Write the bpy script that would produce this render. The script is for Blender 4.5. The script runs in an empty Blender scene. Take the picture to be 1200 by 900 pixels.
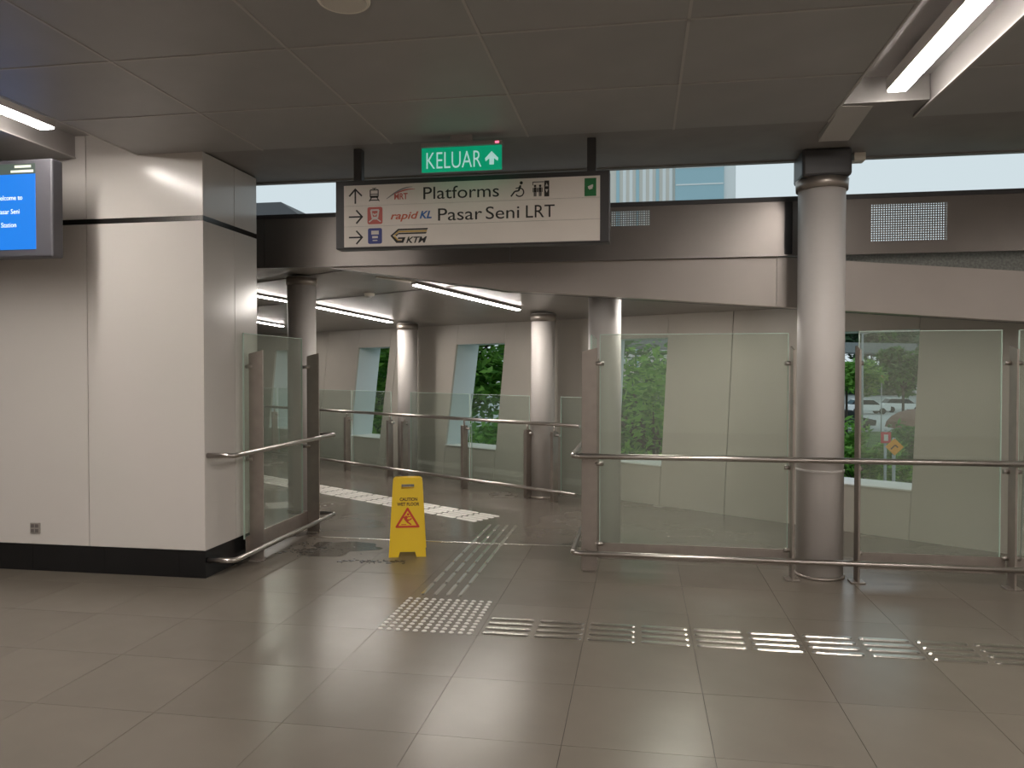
import bpy, math, random
from mathutils import Vector, Matrix
random.seed(7)
S = bpy.context.scene
COL = S.collection

# ------------------------------------------------------------------ camera
cam_d = bpy.data.cameras.new('camera')
cam_d.sensor_width = 36.0
cam_d.lens = 27.0
cam_d.clip_start = 0.05
cam_d.clip_end = 1000
cam = bpy.data.objects.new('camera', cam_d)
COL.objects.link(cam)
cam.location = (0, 0, 1.5)
cam.rotation_euler = (math.radians(90 - 1.02), 0, math.radians(9.46))
S.camera = cam

# ------------------------------------------------------------------ world, exposure
W = bpy.data.worlds.new('overcast_sky')
S.world = W
W.use_nodes = True
wn = W.node_tree
bg = wn.nodes['Background']
bg.inputs['Color'].default_value = (0.74, 0.86, 0.91, 1)
bg.inputs['Strength'].default_value = 0.86
S.view_settings.view_transform = 'Standard'
S.view_settings.look = 'None'
S.view_settings.gamma = 1.0
S.view_settings.exposure = 0.0
S.view_settings.use_curve_mapping = False
S.cycles.use_denoising = True
S.cycles.max_bounces = 10
S.cycles.transparent_max_bounces = 24
LAMP = 55.0            # radiance of the concourse lamp diffusers
LAMP_BRIDGE = 80.0     # radiance of the bridge lamp diffusers


# ------------------------------------------------------------------ materials
def mat(name, col, rough=0.5, metal=0.0, spec=0.5, noise=0.0, scale=4.0, bump=0.0, bscale=60.0, emit=None, estr=0.0,
        vary=0.0, coat=0.0, rnoise=0.0):
    m = bpy.data.materials.new(name)
    m.use_nodes = True
    nt = m.node_tree
    b = nt.nodes['Principled BSDF']
    b.inputs['Base Color'].default_value = (*col, 1)
    b.inputs['Roughness'].default_value = rough
    b.inputs['Metallic'].default_value = metal
    b.inputs['Specular IOR Level'].default_value = spec
    b.inputs['Coat Weight'].default_value = coat
    if emit:
        b.inputs['Emission Color'].default_value = (*emit, 1)
        b.inputs['Emission Strength'].default_value = estr
    tc = nt.nodes.new('ShaderNodeTexCoord')
    if noise or vary or rnoise:
        n = nt.nodes.new('ShaderNodeTexNoise')
        n.inputs['Scale'].default_value = scale
        n.inputs['Detail'].default_value = 6
        nt.links.new(tc.outputs['Object'], n.inputs['Vector'])
        hsv = nt.nodes.new('ShaderNodeHueSaturation')
        hsv.inputs['Color'].default_value = (*col, 1)
        mr = nt.nodes.new('ShaderNodeMapRange')
        mr.inputs[1].default_value = 0.3
        mr.inputs[2].default_value = 0.7
        mr.inputs[3].default_value = 1 - noise
        mr.inputs[4].default_value = 1 + noise
        nt.links.new(n.outputs['Fac'], mr.inputs[0])
        if vary:
            oi = nt.nodes.new('ShaderNodeObjectInfo')
            mr2 = nt.nodes.new('ShaderNodeMapRange')
            mr2.inputs[3].default_value = 1 - vary
            mr2.inputs[4].default_value = 1 + vary
            nt.links.new(oi.outputs['Random'], mr2.inputs[0])
            mu = nt.nodes.new('ShaderNodeMath')
            mu.operation = 'MULTIPLY'
            nt.links.new(mr.outputs[0], mu.inputs[0])
            nt.links.new(mr2.outputs[0], mu.inputs[1])
            nt.links.new(mu.outputs[0], hsv.inputs['Value'])
        else:
            nt.links.new(mr.outputs[0], hsv.inputs['Value'])
        nt.links.new(hsv.outputs['Color'], b.inputs['Base Color'])
        if rnoise:
            mr3 = nt.nodes.new('ShaderNodeMapRange')
            mr3.inputs[1].default_value = 0.25
            mr3.inputs[2].default_value = 0.75
            mr3.inputs[3].default_value = max(0.03, rough - rnoise)
            mr3.inputs[4].default_value = rough + rnoise
            nt.links.new(n.outputs['Fac'], mr3.inputs[0])
            nt.links.new(mr3.outputs[0], b.inputs['Roughness'])
    if bump:
        n2 = nt.nodes.new('ShaderNodeTexNoise')
        n2.inputs['Scale'].default_value = bscale
        n2.inputs['Detail'].default_value = 4
        nt.links.new(tc.outputs['Object'], n2.inputs['Vector'])
        bp = nt.nodes.new('ShaderNodeBump')
        bp.inputs['Strength'].default_value = bump
        bp.inputs['Distance'].default_value = 0.01
        nt.links.new(n2.outputs['Fac'], bp.inputs['Height'])
        nt.links.new(bp.outputs['Normal'], b.inputs['Normal'])
    return m


def glass_mat(name, tint, veil_mix=0.12, reflection_veil=(0.5, 0.58, 0.53)):
    m = bpy.data.materials.new(name)
    m.use_nodes = True
    nt = m.node_tree
    nt.nodes.remove(nt.nodes['Principled BSDF'])
    out = nt.nodes['Material Output']
    tr = nt.nodes.new('ShaderNodeBsdfTransparent')
    tr.inputs['Color'].default_value = (*tint, 1)
    gl = nt.nodes.new('ShaderNodeBsdfGlossy')
    gl.inputs['Roughness'].default_value = 0.03
    gl.inputs['Color'].default_value = (0.95, 1, 0.98, 1)
    lw = nt.nodes.new('ShaderNodeLayerWeight')          # Schlick reflectance from the facing angle, the same on both faces
    pw = nt.nodes.new('ShaderNodeMath')
    pw.operation = 'POWER'
    pw.inputs[1].default_value = 5.0
    fr = nt.nodes.new('ShaderNodeMath')
    fr.operation = 'MULTIPLY_ADD'
    fr.inputs[1].default_value = 0.9
    fr.inputs[2].default_value = 0.04
    nt.links.new(lw.outputs['Facing'], pw.inputs[0])
    nt.links.new(pw.outputs[0], fr.inputs[0])
    mx = nt.nodes.new('ShaderNodeMixShader')
    nt.links.new(fr.outputs[0], mx.inputs[0])
    nt.links.new(tr.outputs[0], mx.inputs[1])
    nt.links.new(gl.outputs[0], mx.inputs[2])
    df = nt.nodes.new('ShaderNodeBsdfDiffuse')         # diffuse veil standing in for the lit concourse reflected in the panes
    df.inputs['Color'].default_value = (*reflection_veil, 1)
    mx2 = nt.nodes.new('ShaderNodeMixShader')
    mx2.inputs[0].default_value = veil_mix
    nt.links.new(mx.outputs[0], mx2.inputs[1])
    nt.links.new(df.outputs[0], mx2.inputs[2])
    nt.links.new(mx2.outputs[0], out.inputs['Surface'])
    return m


def leaf_mat(name, c0, c1):
    m = mat(name, c0, rough=0.5, spec=0.3)
    nt = m.node_tree
    b = nt.nodes['Principled BSDF']
    g = nt.nodes.new('ShaderNodeNewGeometry')
    mx = nt.nodes.new('ShaderNodeMix')
    mx.data_type = 'RGBA'
    mx.inputs[6].default_value = (*c0, 1)
    mx.inputs[7].default_value = (*c1, 1)
    nt.links.new(g.outputs['Random Per Island'], mx.inputs[0])
    nt.links.new(mx.outputs[2], b.inputs['Base Color'])
    t = nt.nodes.new('ShaderNodeBsdfTranslucent')
    nt.links.new(mx.outputs[2], t.inputs['Color'])
    ms = nt.nodes.new('ShaderNodeMixShader')
    ms.inputs[0].default_value = 0.4
    nt.links.new(b.outputs[0], ms.inputs[1])
    nt.links.new(t.outputs[0], ms.inputs[2])
    nt.links.new(ms.outputs[0], nt.nodes['Material Output'].inputs['Surface'])
    return m


M = dict(
    tile=mat('floor_tile_stone', (0.185, 0.161, 0.132), rough=0.26, noise=0.06, scale=2.2, vary=0.05, bump=0.03, bscale=220),
    grout=mat('floor_joint', (0.085, 0.075, 0.064), rough=0.8),
    wet=mat('wet_floor', (0.165, 0.143, 0.120), rough=0.20, noise=0.12, scale=0.9, bump=0.03, bscale=9, rnoise=0.12),
    ceil=mat('ceiling_panel_grey', (0.345, 0.335, 0.33), rough=0.45, noise=0.05, scale=3, vary=0.03, bump=0.1, bscale=300),
    tbar=mat('ceiling_bar_grey', (0.46, 0.44, 0.42), rough=0.5),
    soffit=mat('soffit_dark', (0.26, 0.245, 0.235), rough=0.5, noise=0.08),
    trough=mat('trough_paint', (0.34, 0.32, 0.31), rough=0.5),
    dark=mat('dark_grey_paint', (0.055, 0.053, 0.055), rough=0.45),
    white=mat('white_panel', (0.71, 0.67, 0.635), rough=0.20, noise=0.02, scale=1.2, coat=0.0),
    black=mat('black_stone_skirting', (0.012, 0.012, 0.013), rough=0.25, noise=0.2),
    stripe=mat('dark_metal_stripe', (0.10, 0.095, 0.09), rough=0.25, metal=0.9),
    steel=mat('stainless_steel', (0.52, 0.48, 0.45), rough=0.28, metal=1.0, noise=0.04, scale=20),
    plate=mat('brushed_steel_plate', (0.40, 0.355, 0.32), rough=0.42, metal=0.85, noise=0.06, scale=12),
    bright=mat('polished_steel_stud', (0.70, 0.66, 0.61), rough=0.24, metal=1.0),
    stud=mat('satin_steel_stud', (0.78, 0.75, 0.70), rough=0.35, metal=0.35),
    column=mat('grey_column_paint', (0.60, 0.565, 0.54), rough=0.48, metal=0.0, noise=0.03, scale=2),
    facia=mat('bronze_fascia_metal', (0.24, 0.215, 0.20), rough=0.30, metal=0.6, noise=0.10, scale=1.5),
    beam=mat('beam_metal', (0.40, 0.36, 0.33), rough=0.40, metal=0.4, noise=0.06, scale=1.5),
    mesh=mat('perforated_strip', (0.20, 0.205, 0.19), rough=0.6, metal=0.3, noise=0.3, scale=60),
    bridge_ceiling=mat('bridge_ceiling_paint', (0.36, 0.335, 0.315), rough=0.35, noise=0.05),
    concrete=mat('cream_wall_panel', (0.50, 0.465, 0.415), rough=0.42, noise=0.05, scale=1.5, vary=0.03),
    reveal=mat('sky_tinted_reveal', (0.64, 0.72, 0.75), rough=0.5),  # blue sky light on the window jambs is put into this colour
    sill=mat('white_sill', (0.80, 0.80, 0.78), rough=0.4),
    back=mat('back_wall_paint', (0.60, 0.57, 0.54), rough=0.6),
    lamp=mat('lamp_diffuser', (0.9, 0.9, 0.88), emit=(1.0, 0.93, 0.86), estr=LAMP),
    lamp_bridge=mat('bridge_lamp_diffuser', (0.9, 0.9, 0.88), emit=(1.0, 0.93, 0.86), estr=LAMP_BRIDGE),
    lamp_body=mat('lamp_housing', (0.35, 0.33, 0.31), rough=0.4),
    glass=glass_mat('screen_glass', (0.92, 0.955, 0.925), 0.10, (0.64, 0.68, 0.60)),
    bglass=glass_mat('balustrade_glass', (0.91, 0.95, 0.925), 0.035),
    gedge=mat('glass_edge_green', (0.60, 0.75, 0.67), rough=0.10),
    yellow=mat('yellow_plastic', (0.83, 0.56, 0.012), rough=0.38),
    yellow_ink=mat('brown_ink', (0.09, 0.03, 0.006), rough=0.5),
    red=mat('red_ink', (0.62, 0.06, 0.02), rough=0.5),
    sign=mat('sign_face', (0.76, 0.70, 0.64), rough=0.4, noise=0.02),
    ink=mat('black_ink', (0.025, 0.022, 0.02), rough=0.5),
    grey_ink=mat('grey_ink', (0.26, 0.24, 0.24), rough=0.5),
    coral=mat('coral_ink', (0.55, 0.13, 0.11), rough=0.5),
    orange_ink=mat('orange_red_ink', (0.58, 0.14, 0.08), rough=0.5),
    blue=mat('blue_ink', (0.045, 0.14, 0.40), rough=0.5),
    navy=mat('navy_ink', (0.06, 0.075, 0.26), rough=0.5),
    gold=mat('gold_ink', (0.55, 0.36, 0.07), rough=0.5),
    green_sticker=mat('green_sticker', (0.02, 0.17, 0.05), rough=0.5),
    sign_white=mat('pictogram_white', (0.66, 0.62, 0.58), rough=0.5),
    exit_green=mat('exit_green', (0.01, 0.32, 0.16), rough=0.3, emit=(0.0, 0.36, 0.18), estr=0.62),
    exit_text=mat('exit_lettering', (0.6, 0.75, 0.72), rough=0.4, emit=(0.50, 0.86, 0.80), estr=0.55),
    exit_case=mat('exit_casing', (0.34, 0.31, 0.30), rough=0.4),
    pilot=mat('red_pilot_lamp', (0.8, 0.1, 0.15), emit=(1.0, 0.15, 0.25), estr=2.0),
    screen=mat('blue_screen', (0.01, 0.02, 0.05), rough=0.2, emit=(0.012, 0.22, 0.82), estr=1.0),
    screen_bar=mat('screen_top_bar', (0.02, 0.02, 0.02), rough=0.2, emit=(0.075, 0.105, 0.085), estr=1.0),
    screen_text=mat('screen_lettering', (0.5, 0.5, 0.5), emit=(0.50, 0.76, 0.90), estr=1.0),
    screen_text2=mat('screen_bar_lettering', (0.5, 0.5, 0.4), emit=(0.46, 0.56, 0.42), estr=1.0),
    bezel=mat('screen_casing', (0.085, 0.083, 0.095), rough=0.5),
    socket=mat('socket_plate', (0.33, 0.30, 0.27), rough=0.5),
    socket_hole=mat('socket_hole', (0.15, 0.13, 0.12), rough=0.5),
    cream=mat('cream_plastic', (0.82, 0.77, 0.68), rough=0.5),
    grille=mat('speaker_grille', (0.66, 0.62, 0.56), rough=0.7),
    puddle=mat('dirty_water', (0.095, 0.082, 0.069), rough=0.12, noise=0.2, scale=5),
    dirt=mat('wet_dirt', (0.02, 0.018, 0.015), rough=0.3),
    bark=mat('bark', (0.05, 0.042, 0.035), rough=0.9, noise=0.2),
    leaf=leaf_mat('fresh_leaf', (0.07, 0.22, 0.035), (0.27, 0.52, 0.10)),
    leaf_dark=leaf_mat('dark_leaf', (0.03, 0.10, 0.03), (0.12, 0.29, 0.07)),
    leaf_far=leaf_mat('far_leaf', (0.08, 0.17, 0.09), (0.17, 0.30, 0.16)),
    grass=mat('grass_ground', (0.06, 0.13, 0.03), rough=0.9, noise=0.4, scale=1),
    road=mat('pale_road', (0.40, 0.43, 0.43), rough=0.6, noise=0.08, scale=0.2),
    viaduct=mat('viaduct_concrete', (0.20, 0.22, 0.22), rough=0.7, noise=0.1),
    tower=mat('pale_tower_wall', (0.70, 0.66, 0.60), rough=0.6),
    tower_white=mat('white_tower_wall', (0.80, 0.82, 0.82), rough=0.6),
    tower_glass=mat('blue_tower_glass', (0.36, 0.55, 0.62), rough=0.35),
    roof_dark=mat('dark_roof', (0.05, 0.05, 0.055), rough=0.6),
    brick=mat('brown_roof', (0.20, 0.10, 0.07), rough=0.7),
    wall_far_house=mat('kiosk_wall', (0.25, 0.22, 0.19), rough=0.7),
    car_white=mat('car_white', (0.75, 0.77, 0.77), rough=0.25),
    car_dark=mat('car_dark', (0.03, 0.032, 0.036), rough=0.25),
    car_glass=mat('car_glass', (0.02, 0.025, 0.03), rough=0.1),
    tyre=mat('tyre', (0.015, 0.015, 0.015), rough=0.8),
    orange=mat('orange_sign', (0.85, 0.33, 0.02), rough=0.5),
    red_sign=mat('red_sign', (0.65, 0.07, 0.09), rough=0.5),
    pole=mat('grey_pole', (0.33, 0.36, 0.37), rough=0.5),
)


# ------------------------------------------------------------------ mesh helpers
class MB:
    def __init__(s):
        s.v, s.f, s.sm = [], [], []

    def _add(s, vs, fs, smooth=False):
        o = len(s.v)
        s.v += [tuple(p) for p in vs]
        s.f += [tuple(i + o for i in f) for f in fs]
        s.sm += [smooth] * len(fs)
        return s

    def box(s, x0, x1, y0, y1, z0, z1):
        vs = [(x0, y0, z0), (x1, y0, z0), (x1, y1, z0), (x0, y1, z0), (x0, y0, z1), (x1, y0, z1), (x1, y1, z1), (x0, y1, z1)]
        return s._add(vs, [(3, 2, 1, 0), (4, 5, 6, 7), (0, 1, 5, 4), (1, 2, 6, 5), (2, 3, 7, 6), (3, 0, 4, 7)])

    def prism(s, ring0, ring1, smooth=False):
        n = len(ring0)
        vs = list(ring0) + list(ring1)
        s._add(vs, [tuple(range(n - 1, -1, -1)), tuple(range(n, 2 * n))])
        o = len(s.v) - 2 * n
        for i in range(n):
            j = (i + 1) % n
            s.f.append((o + i, o + j, o + n + j, o + n + i))
            s.sm.append(smooth)
        return s

    def ring(s, c, ax, r, n):
        ax = Vector(ax).normalized()
        t = Vector((0, 0, 1)) if abs(ax.z) < 0.9 else Vector((1, 0, 0))
        a = ax.cross(t).normalized()
        b = ax.cross(a)
        return [Vector(c) + a * (r * math.cos(2 * math.pi * i / n)) + b * (r * math.sin(2 * math.pi * i / n)) for i in range(n)]

    def cyl(s, p, q, r0, r1=None, n=16):
        r1 = r0 if r1 is None else r1
        ax = Vector(q) - Vector(p)
        return s.prism(s.ring(p, ax, r0, n), s.ring(q, ax, r1, n), True)

    def tube(s, pts, r, n=12):
        pts = [Vector(p) for p in pts]
        rings = []
        for i, p in enumerate(pts):
            d = (pts[min(i + 1, len(pts) - 1)] - pts[max(i - 1, 0)])
            rings.append(s.ring(p, d, r, n))
        o = len(s.v)
        for rg in rings:
            s.v += [tuple(q) for q in rg]
        for k in range(len(pts) - 1):
            for i in range(n):
                j = (i + 1) % n
                s.f.append((o + k * n + i, o + k * n + j, o + (k + 1) * n + j, o + (k + 1) * n + i))
                s.sm.append(True)
        s.f.append(tuple(o + i for i in range(n - 1, -1, -1)))
        s.f.append(tuple(o + (len(pts) - 1) * n + i for i in range(n)))
        s.sm += [False, False]
        return s

    def lathe(s, c, prof, n=24):
        cx, cy = c
        o = len(s.v)
        for r, z in prof:
            s.v += [(cx + r * math.cos(2 * math.pi * i / n), cy + r * math.sin(2 * math.pi * i / n), z) for i in range(n)]
        for k in range(len(prof) - 1):
            for i in range(n):
                j = (i + 1) % n
                s.f.append((o + k * n + i, o + k * n + j, o + (k + 1) * n + j, o + (k + 1) * n + i))
                s.sm.append(True)
        s.f.append(tuple(o + i for i in range(n - 1, -1, -1)))
        s.f.append(tuple(o + (len(prof) - 1) * n + i for i in range(n)))
        s.sm += [False, False]
        return s

    def flat(s, pts2, fr, d0, d1):
        """polygon in a sign's own plane: fr = (origin, x axis, z axis, outward axis)"""
        O, ax, az, an = fr
        r0 = [O + ax * x + az * z + an * d0 for x, z in pts2]
        r1 = [O + ax * x + az * z + an * d1 for x, z in pts2]
        area = sum(pts2[i][0] * pts2[(i + 1) % len(pts2)][1] - pts2[(i + 1) % len(pts2)][0] * pts2[i][1] for i in range(len(pts2)))
        if area < 0:
            r0.reverse()
            r1.reverse()
        return s.prism(r0, r1)

    def stroke(s, p, q, w, fr, d0, d1):
        p, q = Vector(p), Vector(q)
        d = (q - p).normalized()
        n = Vector((-d.y, d.x)) * (w / 2)
        return s.flat([tuple(p + n), tuple(q + n), tuple(q - n), tuple(p - n)], fr, d0, d1)

    def disc(s, c, r, fr, d0, d1, n=18):
        return s.flat([(c[0] + r * math.cos(2 * math.pi * i / n), c[1] + r * math.sin(2 * math.pi * i / n)) for i in range(n)], fr, d0, d1)

    def arc(s, c, r, a0, a1, w, fr, d0, d1, n=10):
        P = [(c[0] + r * math.cos(math.radians(a0 + (a1 - a0) * i / n)), c[1] + r * math.sin(math.radians(a0 + (a1 - a0) * i / n))) for i in range(n + 1)]
        for i in range(n):
            s.stroke(P[i], P[i + 1], w, fr, d0, d1)
        return s

    def mesh(s, name, m):
        me = bpy.data.meshes.new(name)
        me.from_pydata(s.v, [], s.f)
        me.materials.append(m)
        if any(s.sm):
            me.polygons.foreach_set('use_smooth', s.sm)
        me.update()
        return me

    def build(s, name, m, parent=None, bevel=0.0, seg=2, kind=None):
        o = bpy.data.objects.new(name, s.mesh(name, m))
        COL.objects.link(o)
        if parent:
            put(o, parent)
        if bevel:
            b = o.modifiers.new('edge', 'BEVEL')
            b.width = bevel
            b.segments = seg
            b.limit_method = 'ANGLE'
        if kind:
            o['kind'] = kind
        return o


def origin(o):
    """world place of a thing at the time it is built (only loc and z turn, parents untransformed beyond that)"""
    m = Matrix.Translation(o.location) @ o.rotation_euler.to_matrix().to_4x4()
    return (origin(o.parent) @ o.matrix_parent_inverse @ m) if o.parent else m


def put(o, parent):
    o.parent = parent
    o.matrix_parent_inverse = origin(parent).inverted()


def thing(name, label, cat, loc=(0, 0, 0), group=None):
    o = bpy.data.objects.new(name, None)
    o.empty_display_size = 0.1
    COL.objects.link(o)
    o.location = loc
    return tag(o, label, cat, group)


def tag(o, label, cat, group=None):
    o['label'] = label
    o['category'] = cat
    if group:
        o['group'] = group
    return o


def struct(o, label=None, cat=None):
    o['kind'] = 'structure'
    if label:
        o['label'] = label
        o['category'] = cat
    return o


def copy_part(src, parent, delta=(0, 0, 0), name=None):
    c = src.copy()
    COL.objects.link(c)
    c.parent = parent
    c.matrix_parent_inverse = src.matrix_parent_inverse.copy()
    c.location = Vector(src.location) + Vector(delta)
    return c


def text(name, body, fr, x, z, size, m, parent, sx=1.0, width=None, align='LEFT', shear=0.0, off=0.0, d=0.0015, bold=0.0):
    cu = bpy.data.curves.new(name, 'FONT')
    cu.body = body
    cu.size = size
    cu.extrude = d
    cu.shear = shear
    cu.offset = bold
    cu.align_x = align
    cu.resolution_u = 4
    tmp = bpy.data.objects.new(name, cu)
    COL.objects.link(tmp)
    bpy.context.view_layer.update()
    dg = bpy.context.evaluated_depsgraph_get()
    me = bpy.data.meshes.new_from_object(tmp.evaluated_get(dg))
    bpy.data.objects.remove(tmp)
    xs = [v.co.x for v in me.vertices]
    if width:
        sx = width / (max(xs) - min(xs))
    O, ax, az, an = fr
    for v in me.vertices:
        p = O + ax * (x + v.co.x * sx) + az * (z + v.co.y) + an * (off + v.co.z)
        v.co = p
    me.materials.clear()
    me.materials.append(m)
    me.name = name
    o = bpy.data.objects.new(name, me)
    COL.objects.link(o)
    put(o, parent)
    return o


V = Vector


def frame(x, y, z, turn=0.0):
    return (V((x, y, z)), V((math.cos(turn), math.sin(turn), 0)), V((0, 0, 1)), V((math.sin(turn), -math.cos(turn), 0)))


# ------------------------------------------------------------------ floor
PITCH = 0.597
floor = struct(MB().box(-10, 8.2, -7.2, 6.5, -0.25, -0.006).build('floor', M['grout']))
back_floor = MB().box(-10, 8.2, -7.2, 0.65, -0.006, 0.0).build('floor_slab', M['tile'], floor)
proto = None
xs = [-1.5 + PITCH * k for k in range(-8, 11)]
ys = [3.037 + PITCH * k for k in range(-4, 6)]
tile_me = MB().box(0.0011, PITCH - 0.0011, 0.0011, PITCH - 0.0011, -0.02, 0.0).mesh('floor_tile', M['tile'])
last_me = MB().box(0.0011, PITCH - 0.0011, 0.0011, 6.5 - ys[-1] - 0.0015, -0.02, 0.0).mesh('floor_tile', M['tile'])
for xi in xs:
    for yi in ys:
        if xi + PITCH < -3.1 and yi > 5.07 and yi + PITCH < 5.9:
            continue
        o = bpy.data.objects.new('floor_tile', last_me if yi == ys[-1] else tile_me)
        COL.objects.link(o)
        o.location = (xi, yi, 0)
        o.parent = floor
bridge_floor = struct(MB().prism([(-10, 6.5, -0.25), (3.7, 6.5, -0.25), (3.55, 6.9, -0.25), (-10, 15.8, -0.25)],
                                 [(-10, 6.5, 0), (3.7, 6.5, 0), (3.55, 6.9, 0), (-10, 15.8, 0)]).build('floor_bridge', M['wet']))
struct(MB().box(-2.93, -0.52, 6.485, 6.515, -0.002, 0.006).build('trim_1', M['bright'], None, 0.002))

# ------------------------------------------------------------------ ceiling of the concourse
CZ = 3.06
TR = [(-4.10, -3.59), (1.16, 1.66), (6.42, 6.92)]            # light troughs
ceiling = struct(MB().box(-10, 8.2, -7.2, 6.08, 3.22, 3.42).build('ceiling', M['trough']))
bays = [(-8.85, -4.10), (-3.59, 1.16), (1.66, 6.42)]
YR = [5.10 - 0.79 * k for k in range(6)]
panels = MB().box(0.004, 0.946, 0.004, 0.786, 0, 0.03).mesh('ceiling_panel', M['ceil'])
for (a, b) in bays:
    n = 5
    for i in range(n):
        for k in range(1, 6):
            o = bpy.data.objects.new('ceiling_panel', panels)
            COL.objects.link(o)
            o.location = (a + 0.95 * i, YR[k], CZ)
            o.parent = ceiling
    MB().box(a, b, -7.2, YR[5] - 0.004, CZ, CZ + 0.03).build('ceiling_field', M['ceil'], ceiling)
    for y in (YR[1], YR[2], YR[3], YR[4]):
        MB().box(a, b, y - 0.006, y + 0.006, CZ - 0.004, CZ + 0.002).build('ceiling_bar', M['tbar'], ceiling)
    for i in range(n + 1):
        MB().box(a + 0.95 * i - 0.007, a + 0.95 * i + 0.007, YR[5], 5.10, CZ - 0.004, CZ + 0.004).build('ceiling_bar', M['tbar'], ceiling)
    for x in (a, b):
        s_ = 0.006 if x == a else -0.006
        MB().box(min(x, x + s_), max(x, x + s_), -7.2, 5.10, CZ + 0.004, 3.22).build('trough_side', M['trough'], ceiling)
# soffit beyond the panels, up to the edge of the roof
MB().box(-10, 8.2, 5.11, 6.08, CZ + 0.012, 3.22).build('soffit_panel', M['soffit'], ceiling)
MB().box(-10, 8.2, 6.03, 6.08, CZ, CZ + 0.012).build('soffit_lip', M['soffit'], ceiling)
MB().box(1.165, 1.655, 4.82, 5.11, CZ + 0.012, 3.22).build('trough_end', M['soffit'], ceiling)
MB().box(6.42, 6.92, 4.86, 5.11, CZ, 3.22).build('trough_end', M['soffit'], ceiling)
MB().prism([(1.17, 4.85, 3.068), (1.36, 4.88, 3.068), (1.36, 5.42, 3.025), (1.17, 5.42, 3.025)],
           [(1.17, 4.85, 3.072), (1.36, 4.88, 3.072), (1.36, 5.42, 3.072), (1.17, 5.42, 3.072)]).build('soffit_box', M['tbar'], ceiling)
MB().box(1.52, 1.60, 5.90, 6.0, 3.015, 3.075).build('junction_box', M['cream'], ceiling, 0.004)


# ------------------------------------------------------------------ white wall block, left
blk = struct(MB().box(-10, -3.097, 5.083, 5.85, 0.0, 3.22).build('wall_left', M['grout']))
px = [-3.083, -4.014, -4.945, -5.876, -6.807, -7.738, -8.669, -10]
g = 0.0025
for i in range(len(px) - 1):
    x1, x0 = px[i], px[i + 1]
    MB().box(x0 + g, x1 - (0 if i == 0 else g), 5.069, 5.083, 0.20, 2.571).build('wall_panel', M['white'], blk, 0.0015, 1)
    MB().box(x0 + g, x1 - (0 if i == 0 else g), 5.069, 5.083, 2.609, 3.22).build('wall_panel', M['white'], blk, 0.0015, 1)
for y0, y1 in ((5.083, 5.50), (5.50, 5.85)):
    MB().box(-3.097, -3.083, y0 + (0.0 if y0 < 5.1 else g), y1 - g, 0.20, 2.571).build('wall_panel', M['white'], blk, 0.0015, 1)
    MB().box(-3.097, -3.083, y0 + (0.0 if y0 < 5.1 else g), y1 - g, 2.609, 3.06).build('wall_panel', M['white'], blk, 0.0015, 1)
MB().box(-10, -3.085, 5.071, 5.083, 2.571, 2.609).box(-3.097, -3.085, 5.083, 5.85, 2.571, 2.609).build('metal_stripe', M['stripe'], blk)
sk = struct(MB().box(-10, -3.10, 5.086, 5.845, 0.0, 0.198).build('baseboard_left', M['black']))
bx = [-3.083, -3.29, -3.89, -4.49, -5.09, -5.69, -6.29]
for i in range(len(bx) - 1):
    MB().box(bx[i + 1] + 0.001, bx[i] - (0.001 if i else 0), 5.071, 5.083, 0, 0.198).build('skirting_tile', M['black'], sk)
for y0, y1 in ((5.083, 5.45), (5.451, 5.849)):
    MB().box(-3.097, -3.085, y0, y1, 0, 0.198).build('skirting_tile', M['black'], sk)

# shell behind and beside the camera
struct(MB().box(-10, 8.2, -7.4, -7.2, 0, 3.22).build('wall_back', M['back']))
struct(MB().box(8.2, 8.4, -7.2, 6.5, 0, 3.22).build('wall_right', M['back']))
struct(MB().box(-10.2, -10, -7.2, 16.5, 0, 3.22).build('wall_side', M['back']))
struct(MB().box(3.95, 8.2, 6.34, 6.5, 0, 2.3).build('wall_front_right', M['concrete']))

# ------------------------------------------------------------------ fascia over the bridge opening
vents = [(1.716, 2.256, 2.47, 2.755), (-0.235, 0.07, 2.645, 2.768)]


def fascia_panel(x0, x1, vent=None):
    m = MB()
    y0, y1, z0, z1 = 6.20, 6.23, 2.392, 2.80
    if vent:
        a, b, c, d = vent
        m.box(x0, a, y0, y1, z0, z1).box(b, x1, y0, y1, z0, z1).box(a, b, y0, y1, z0, c).box(a, b, y0, y1, d, z1)
    else:
        m.box(x0, x1, y0, y1, z0, z1)
    return m.build('fascia_panel', M['facia'], fas)


fas = struct(MB().box(-10, 8.2, 6.19, 6.30, 2.80, 2.835).build('wall_fascia', M['dark']))
fascia_panel(-10, -3.2)
fascia_panel(-3.195, -1.05)
fascia_panel(-1.045, 1.095, vents[1])
fascia_panel(1.155, 3.3, vents[0])
fascia_panel(3.305, 8.2)
MB().box(1.095, 1.155, 6.215, 6.24, 2.392, 2.80).build('fascia_joint', M['dark'], fas)
MB().box(-10, 8.2, 6.19, 6.24, 2.380, 2.392).build('fascia_flange', M['facia'], fas)
for (a, b, c, d) in vents:
    m = MB()
    n = int((d - c) / 0.017)
    for i in range(n):
        z = c + (d - c) * i / n
        m.box(a, b, 6.208, 6.212, z, z + 0.008)
    n = int((b - a) / 0.017)
    for i in range(n):
        x = a + (b - a) * i / n
        m.box(x, x + 0.008, 6.206, 6.210, c, d)
    m.build('perforated_mesh', M['facia'], fas, kind='stuff')
# sloping lower beam
def beam_piece(x0, x1, top0, top1, bot0, bot1):
    r0 = [(x0, 6.235, bot0), (x1, 6.235, bot1), (x1, 6.235, top1), (x0, 6.235, top0)]
    r1 = [(x, 6.36, z) for x, _, z in r0]
    r0 = [V(p) for p in r0]
    r1 = [V(p) for p in r1]
    return MB().prism(r0, r1).build('beam_panel', M['beam'], lower)


def zb(x):
    return 2.075 - 0.076 * x


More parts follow.
